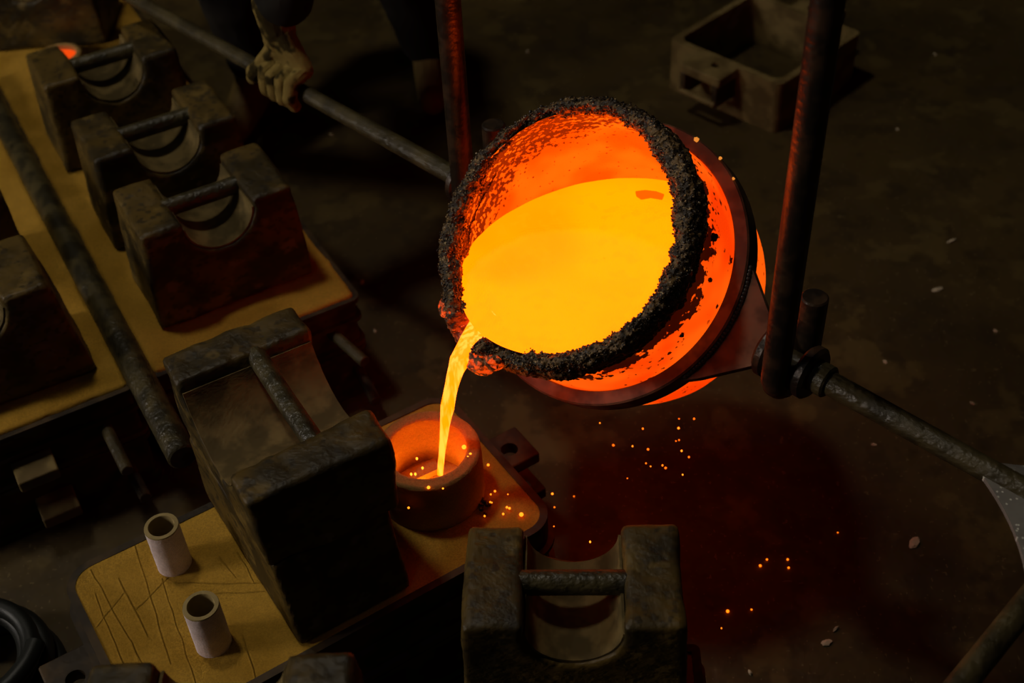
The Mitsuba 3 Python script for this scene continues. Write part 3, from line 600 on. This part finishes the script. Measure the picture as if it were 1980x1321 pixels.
# ------------------------------------------------------------------ the bail: two hanging rods hooked under the shaft
bail = thing('ladle_bail', 'dark steel bail of two upright rods with hooked ends that carries the ladle', 'hanger')
for sgn, lb in ((1, 'right rod lit orange along its left side'), (-1, 'left rod behind the ladle')):
    c = RG + U_ * (0.387 if sgn > 0 else -0.338); rr_ = 0.0225; off = 0.0440
    a = [c + PD * off + np.array([0, 0, z]) for z in (1.18, 0.7, 0.35, 0.1, 0.0)]
    bow = [c + PD * off * math.cos(t) - np.array([0, 0, off * math.sin(t)]) for t in np.linspace(0.25, math.pi - 0.25, 9)]
    b = [c - PD * off + np.array([0, 0, z]) for z in (0.0, 0.06, 0.112 if sgn > 0 else 0.130)]
    add('rod', sweep(np.array(a + bow + b), rr_, 28), 'dark_rod_steel', bail, smooth=40, label=lb)
ya, yb = RG + U_ * 0.46 + PD * 0.044 + np.array([0, 0, 1.18]), RG - U_ * 0.46 + PD * 0.044 + np.array([0, 0, 1.18])
add('yoke', sweep([ya, (ya + yb) / 2, yb], 0.03, 24), 'dark_rod_steel', bail)

# ------------------------------------------------------------------ empty flask on the floor, upper right
fk = thing('empty_flask', 'empty square rusty moulding flask on the floor at upper right', 'flask')
fo = np.array([0.788, 3.003]); RK = rotz(math.degrees(math.atan2(3.275 - 3.003, 1.081 - 0.788))); e = 0.40
wall = ring_prism(rrect(0, 0, e, e, 0.02).difference(rrect(0.022, 0.022, e - 0.022, e - 0.022, 0.03)), 0, 0.16)
add('frame', xf(wall, RK, (*fo, 0)), 'brown_flask', fk, smooth=30)
for sg in (0, 1):
    M = (lambda m: m) if sg == 0 else (lambda m: xf(m, rotz(180), (e, e, 0)))
    add('lug', xf(M(mf(lug(-0.088, 0.006, 0.145, 0.290, 0.132, 0.160, (-0.028, 0.205, 0.014)))), RK, (*fo, 0)), 'brown_flask', fk, smooth=30)
    add('grip_bar', xf(M(sweep([(-0.088, 0.155, 0.075), (-0.088, 0.28, 0.075)], 0.0085, 16)), RK, (*fo, 0)), 'brown_flask', fk)
    for yy in (0.157, 0.272):
        add('bracket', xf(M(mf(rbox((-0.09, yy - 0.006, 0.066), (0.004, yy + 0.012, 0.136), 0.003))), RK, (*fo, 0)), 'rust_flask', fk, smooth=30)

# ------------------------------------------------------------------ coil of black hose, lower left
th = np.linspace(0, 2 * np.pi * 4.0, 260); cr0 = 0.125 + 0.020 * np.cos(th / 4 * 3)
add('rubber_hose', sweep(np.stack([-1.02 + cr0 * np.cos(th), 1.30 + cr0 * np.sin(th), 0.018 + 0.034 * th / (2 * np.pi)], -1), 0.017, 14), 'black_rubber', label='coil of black rubber hose at the lower left edge', cat='hose')

# ------------------------------------------------------------------ small things on the floor and sparks
CHIPS = [(1.1354, 2.4692), (1.3609, 3.3916), (1.0444, 2.2841), (0.7645, 1.7899), (0.7771, 1.5228), (0.5528, 1.3058), (0.8547, 2.0418), (1.1355, 2.1249), (0.4003, 1.2516), (-0.3712, 2.4397), (-0.3301, 2.2495), (1.1360, 2.9901), (1.0091, 1.8956), (0.5765, 1.3335), (-0.4980, 3.1317), (0.1021, 3.5501)]
CHIP_LABEL = ['long pale chip on the floor right of the upright rod, level with the ladle', 'small pale chip on the floor right of the empty flask', 'pale sliver on the floor right of the rod hook', 'tiny pale chip on the floor below the right handle shaft', 'longest pale chip on the floor below the right handle shaft',
    'upper pale chip of the two at the bottom right of the weight', 'tiny pale chip just above the right handle shaft', 'tiny pale chip on the floor near the right edge, above the handle', 'pale chip on the floor at the bottom edge, right of the weight', 'upper pale chip on the floor left of the ladle', 'lower pale chip on the floor left of the ladle', 'tiny pale chip on the floor just right of the upright rod, near the flask',
    'tiny pale chip on the floor between handle shaft and right edge', 'lower pale chip of the two at the bottom right of the weight', 'pale chip on the floor below the gloved hand', 'pale chip on the floor behind the ladle, left of the empty flask']
for k, (x, y) in enumerate(CHIPS):
    L = (0.016, 0.009, 0.017, 0.008, 0.017, 0.012, 0.007, 0.006, 0.007, 0.009, 0.007, 0.006, 0.007, 0.009, 0.008, 0.009)[k]
    v = np.asarray(trimesh.creation.icosphere(1, 1.0).vertices) * rng.uniform(0.7, 1.15, (42, 1)) * [L, L * rng.uniform(0.25, 0.6), 0.004]
    m = trimesh.Trimesh(v, trimesh.creation.icosphere(1, 1.0).faces, process=False)
    add('metal_chip', xf(m, rotz(float(rng.uniform(20, 160))), (x, y, 0.003)), 'chip_pale', smooth=False, label=CHIP_LABEL[k], cat='debris', group='pale chips scattered over the floor')
SPAT = [(-0.0675, 1.4533), (-0.0706, 1.4379), (-0.0653, 1.4256), (-0.0720, 1.4480), (-0.0590, 1.4470), (-0.0690, 1.4600)]
for k, (x, y) in enumerate(SPAT):
    v = np.asarray(trimesh.creation.icosphere(1, 1.0).vertices) * rng.uniform(0.6, 1.2, (42, 1)) * [0.006, 0.0045, 0.004]
    add('slag_bead', xf(trimesh.Trimesh(v, trimesh.creation.icosphere(1, 1.0).faces, process=False), rotz(k * 50), (x, y, 0.284)), 'slag_dark', smooth=False, label='black slag bead on the sand to the right of the pouring cup', cat='slag', group='black slag beads beside the pouring cup')
ball = trimesh.creation.icosphere(1, 1.0)
def spark(p, r, label, group, L=(4.5, 0.55, 0.02), st=1.0):
    v = np.asarray(ball.vertices) * [r, r, r * st]
    add('spark', (v + np.asarray(p), ball.faces), 'spark_body', smooth=True, label=label, cat='spark', group=group, emitter={'type': 'area', 'sampling_weight': 0.004, 'radiance': {'type': 'rgb', 'value': list(L)}})
FLY = [(0.1610, 1.6611, 0.2543), (0.2313, 1.5684, 0.3301), (0.1920, 1.6966, 0.1500), (0.2206, 1.6218, 0.2256), (0.3266, 1.7244, 0.1867), (0.3591, 1.7350, 0.1731), (0.3203, 1.6897, 0.1966), (0.3099, 1.6211, 0.2364), (0.3014, 1.6072, 0.2492), (0.3024, 1.5492, 0.2847), (0.2452, 1.5849, 0.2548), (0.2282, 1.4911, 0.3213), (0.2525, 1.5892, 0.2011), (0.2497, 1.4413, 0.3695), (0.2875, 1.6221, 0.1568), (0.2905, 1.4624, 0.3176), (0.1987, 1.5163, 0.2543), (0.3126, 1.5284, 0.2897), (0.0603, 1.5483, 0.1851), (0.0617, 1.5029, 0.1995), (0.0530, 1.3355, 0.3502), (0.1083, 1.2653, 0.3921), (0.0372, 1.4682, 0.2284), (0.3057, 1.1331, 0.3231)]
for k, p in enumerate(FLY):
    spark(p, (0.0014, 0.0019, 0.0024, 0.0016)[k % 4], 'orange spark flying in the air beneath the ladle', 'flying sparks', (3.2, 0.30, 0.01) if k % 3 else (4.5, 0.6, 0.03), 1.3 if k % 2 else 0.9)
for k, p in enumerate([(-0.1867, 1.5443, 0.310), (-0.1759, 1.5206, 0.310), (-0.1964, 1.5071, 0.310), (-0.1888, 1.5067, 0.310)]):
    spark(p, 0.0022, 'bright spark inside the glowing pouring cup', 'sparks in the pouring cup', (5, 0.9, 0.05), 1.6)
for k, p in enumerate([(-0.0947, 1.4869, 0.396), (-0.1564, 1.4007, 0.393), (-0.1317, 1.3965, 0.393), (-0.084, 1.474, 0.391), (-0.0885, 1.468, 0.391)]):
    spark(p, (0.0042, 0.003, 0.0018, 0.0026, 0.0018)[k], 'bright spark on the rim of the pouring cup', 'sparks on the cup rim', (4.5, 0.7, 0.03))
for k, p in enumerate([(-0.0569, 1.5415, 0.285), (-0.0462, 1.4768, 0.285), (-0.0539, 1.4700, 0.285), (-0.0231, 1.4678, 0.285), (-0.0554, 1.4495, 0.288), (-0.0526, 1.4481, 0.288), (-0.0260, 1.4378, 0.285), (-0.0215, 1.4350, 0.285), (-0.0009, 1.4193, 0.285), (-0.0330, 1.4228, 0.285), (-0.0662, 1.4205, 0.285), (-0.1934, 1.3861, 0.36)]):
    spark(p, (0.0026, 0.0022, 0.0018, 0.0014, 0.0018, 0.0016, 0.0022, 0.0024, 0.0040, 0.0022, 0.0020, 0.0022)[k], 'glowing spark on the sand beside the pouring cup', 'sparks on the sand', (4.2, 0.55, 0.02))
for k, p in enumerate([(0.4793, 1.5028, 0.003), (0.4634, 1.4887, 0.003), (0.5198, 1.5000, 0.003), (0.5177, 1.4799, 0.003), (0.3821, 1.3867, 0.003), (0.4277, 1.3872, 0.003), (0.6329, 1.5594, 0.003), (0.1112, 1.6932, 0.003)]):
    spark(p, (0.0020, 0.0026, 0.0022, 0.0022, 0.0032, 0.0018, 0.0014, 0.0014)[k], 'small orange spark lying on the dark floor', 'sparks on the floor', (3.4, 0.42, 0.01))

# ------------------------------------------------------------------ the worker who holds the shaft
def chain(js, seg=14):
    out = []
    for (p, r), (q, s) in zip(js[:-1], js[1:]):
        out.append(m3.Manifold.batch_hull([m3.Manifold.sphere(r, seg).translate(list(map(float, p))), m3.Manifold.sphere(s, seg).translate(list(map(float, q)))]))
    return out
def flesh(mans, edge, it=10, amp=0.0, fr=20, seed=0, lam=0.5):
    m = m3.Manifold.batch_boolean(mans, m3.OpType.Add); t = mf(m.refine_to_length(edge)); t.merge_vertices()
    trimesh.smoothing.filter_taubin(t, lamb=lam, nu=lam + 0.03, iterations=it)
    if amp:
        t.vertices = np.asarray(t.vertices) + np.asarray(t.vertex_normals) * (amp * 2 * (meshkit.fbm(np.asarray(t.vertices) * fr, 3, seed) - 0.5))[:, None]
    return t
A = np.array
person = thing('person', 'worker in dark clothes and pale work gloves gripping the ladle shaft, standing behind the moulds', 'person')
pel, che, nek = A([-.46, 3.36, .88]), A([-.44, 2.99, 1.12]), A([-.42, 2.80, 1.27])
hed = A([-.405, 2.69, 1.36])
G1 = RG - U_ * 0.938; G2 = RG - U_ * 1.98
wr = [G1 + A([-.010, .034, .098]), G2 + A([.02, .03, .098])]
shd = [A([-.275, 2.80, 1.18]), A([-.59, 2.86, 1.18])]
elb = [A([-.405, 2.530, .955]), A([-.88, 2.98, .93])]
hip = [A([-.375, 3.36, .85]), A([-.55, 3.37, .85])]
kne = [A([-.245, 3.20, .47]), A([-.70, 3.12, .47])]
ank = [A([-.20, 3.40, .095]), A([-.715, 3.34, .095])]
toe = [A([-.195, 3.215, .045]), A([-.765, 3.13, .045])]
b = chain([(pel, .115), (che, .125), (nek - A([0, -.06, .05]), .10)]) + chain([(nek, .058), (hed + A([0, .02, -.01]), .06)])
b += chain([(hed + A([0, .03, .03]), .088), (hed + A([0, -.045, -.035]), .062)]) + chain([(hed + A([0, -.095, -.01]), .012), (hed + A([0, -.112, -.045]), .015)])
b += chain([(hed + A([0, -.075, -.09]), .02), (hed + A([0, -.06, -.07]), .035)])
for s_ in (1, -1): b += [m3.Manifold.sphere(.022, 12).scale([.4, 1, 1.4]).translate(list(map(float, hed + A([s_ * .088, .02, 0]))))]
b += chain([(shd[0], .058), (nek - A([0, -.05, .06]), .08), (shd[1], .058)]) + chain([(hip[0], .085), (pel, .105), (hip[1], .085)])
for k in (0, 1):
    b += chain([(shd[k], .056), (elb[k], .042), (0.8 * wr[k] + 0.2 * elb[k], .024), (wr[k], .019), (0.6 * wr[k] + 0.4 * (G1, G2)[k] + A([0, 0, .015]), .014)]) + chain([(hip[k], .085), (kne[k], .058), (ank[k], .036), (ank[k] - A([0, 0, .045]), .030), (toe[k] + A([0, .06, 0]), .026)])
add('body', flesh(b, .022, 10), 'skin', person, smooth=True)
j = chain([(pel + A([0, 0, .04]), .150), (che, .160), (nek - A([0, -.07, .06]), .125)]) + chain([(shd[0], .080), (nek - A([0, -.05, .07]), .11), (shd[1], .080)])
for k in (0, 1):
    cuff = wr[k] * 0.70 + elb[k] * 0.30
    j += chain([(shd[k], .080), (elb[k], .074), (cuff, .064)])
add('jacket', flesh(j, .022, 8, .006, 14, 3), 'dark_cloth', person, smooth=True, label='dark work jacket')
tr = chain([(hip[0], .125), (pel, .140), (hip[1], .125)])
for k in (0, 1): tr += chain([(hip[k], .120), (kne[k], .092), (ank[k] + A([0, -.01, .06]), .084)])
add('trousers', flesh(tr, .022, 8, .007, 12, 5), 'dark_cloth', person, smooth=True, label='dark work trousers')
for k in (0, 1):
    bt = chain([(ank[k] + A([0, -.012, .15]), .066), (ank[k] + A([0, .012, .03]), .062), (ank[k] + A([0, .03, -.045]), .048)]) + chain([(ank[k] + A([0, .03, -.045]), .048), (toe[k] + A([0, .02, 0]), .046), (toe[k], .042)])
    bt += chain([(ank[k] + A([0, -.01, .02]), .056), (toe[k] + A([0, .05, .012]), .048)])
    bt = [x.trim_by_plane([0, 0, 1], 0.002) for x in bt]
    add('boot', flesh(bt, .014, 5), 'boot_leather', person, smooth=40, label='worn brown work boot')
hr = chain([(hed + A([0, .045, .045]), .092), (hed + A([0, -.01, .065]), .080)])
add('hair', flesh(hr, .02, 5, .004, 40, 2), 'hair_dark', person, smooth=True)
Z = A([0, 0, 1.0])
def grip(c, w, ths, rod=.0172):
    """a gloved hand closed over the shaft at c, wrist at w, thumb on the ths * U_ side."""
    pt = lambda off, rad, deg: c + U_ * off + rad * (math.cos(math.radians(deg)) * (-PD) + math.sin(math.radians(deg)) * Z)
    offs = [ths * o for o in (.044, .016, -.013, -.041)]; mcp = [pt(o, .048, 70 + 4 * (i == 0)) for i, o in enumerate(offs)]
    ms = [m3.Manifold.batch_hull([m3.Manifold.sphere(.0195, 14).translate(list(map(float, q))) for q in mcp] + [m3.Manifold.sphere(.029, 14).translate(list(map(float, w + U_ * s))) for s in (-.017, .017)])]
    for i, o in enumerate(offs):
        L = (1.0, 1.08, 1.04, 0.9)[i]; sp = 1.06
        pts = [(mcp[i], .0182), (pt(o * sp, .0420, 70 + 62 * L), .0170), (pt(o * sp * .98, .0365, 70 + 124 * L), .0155), (pt(o * sp * .95, .0345, 70 + 172 * L), .0140)]
        ms += chain(pts, 12)
    base = 0.5 * (w + mcp[0]) + U_ * ths * .010
    ms += chain([(base, .024), (c + U_ * ths * .066 + Z * .036 + PD * .020, .0190), (c + U_ * ths * .094 + Z * .012 + PD * .028, .0170), (c + U_ * ths * .112 - Z * .014 + PD * .022, .0150)], 12)
    top = w + (w - c) / np.linalg.norm(w - c) * 0.070
    cuffs = chain([(w, .035), (0.5 * (w + top), .041), (top, .046)], 16)
    return ms, cuffs
for k, (c, ths) in enumerate(((G1, -1), (G2, 1))):
    ms, cu = grip(c, wr[k], ths)
    g = add('glove', flesh(ms + cu, .0045, 6, .0022, 55, 7 + k), 'glove_knit', person, smooth=True, label='pale knitted work glove with dark stains')
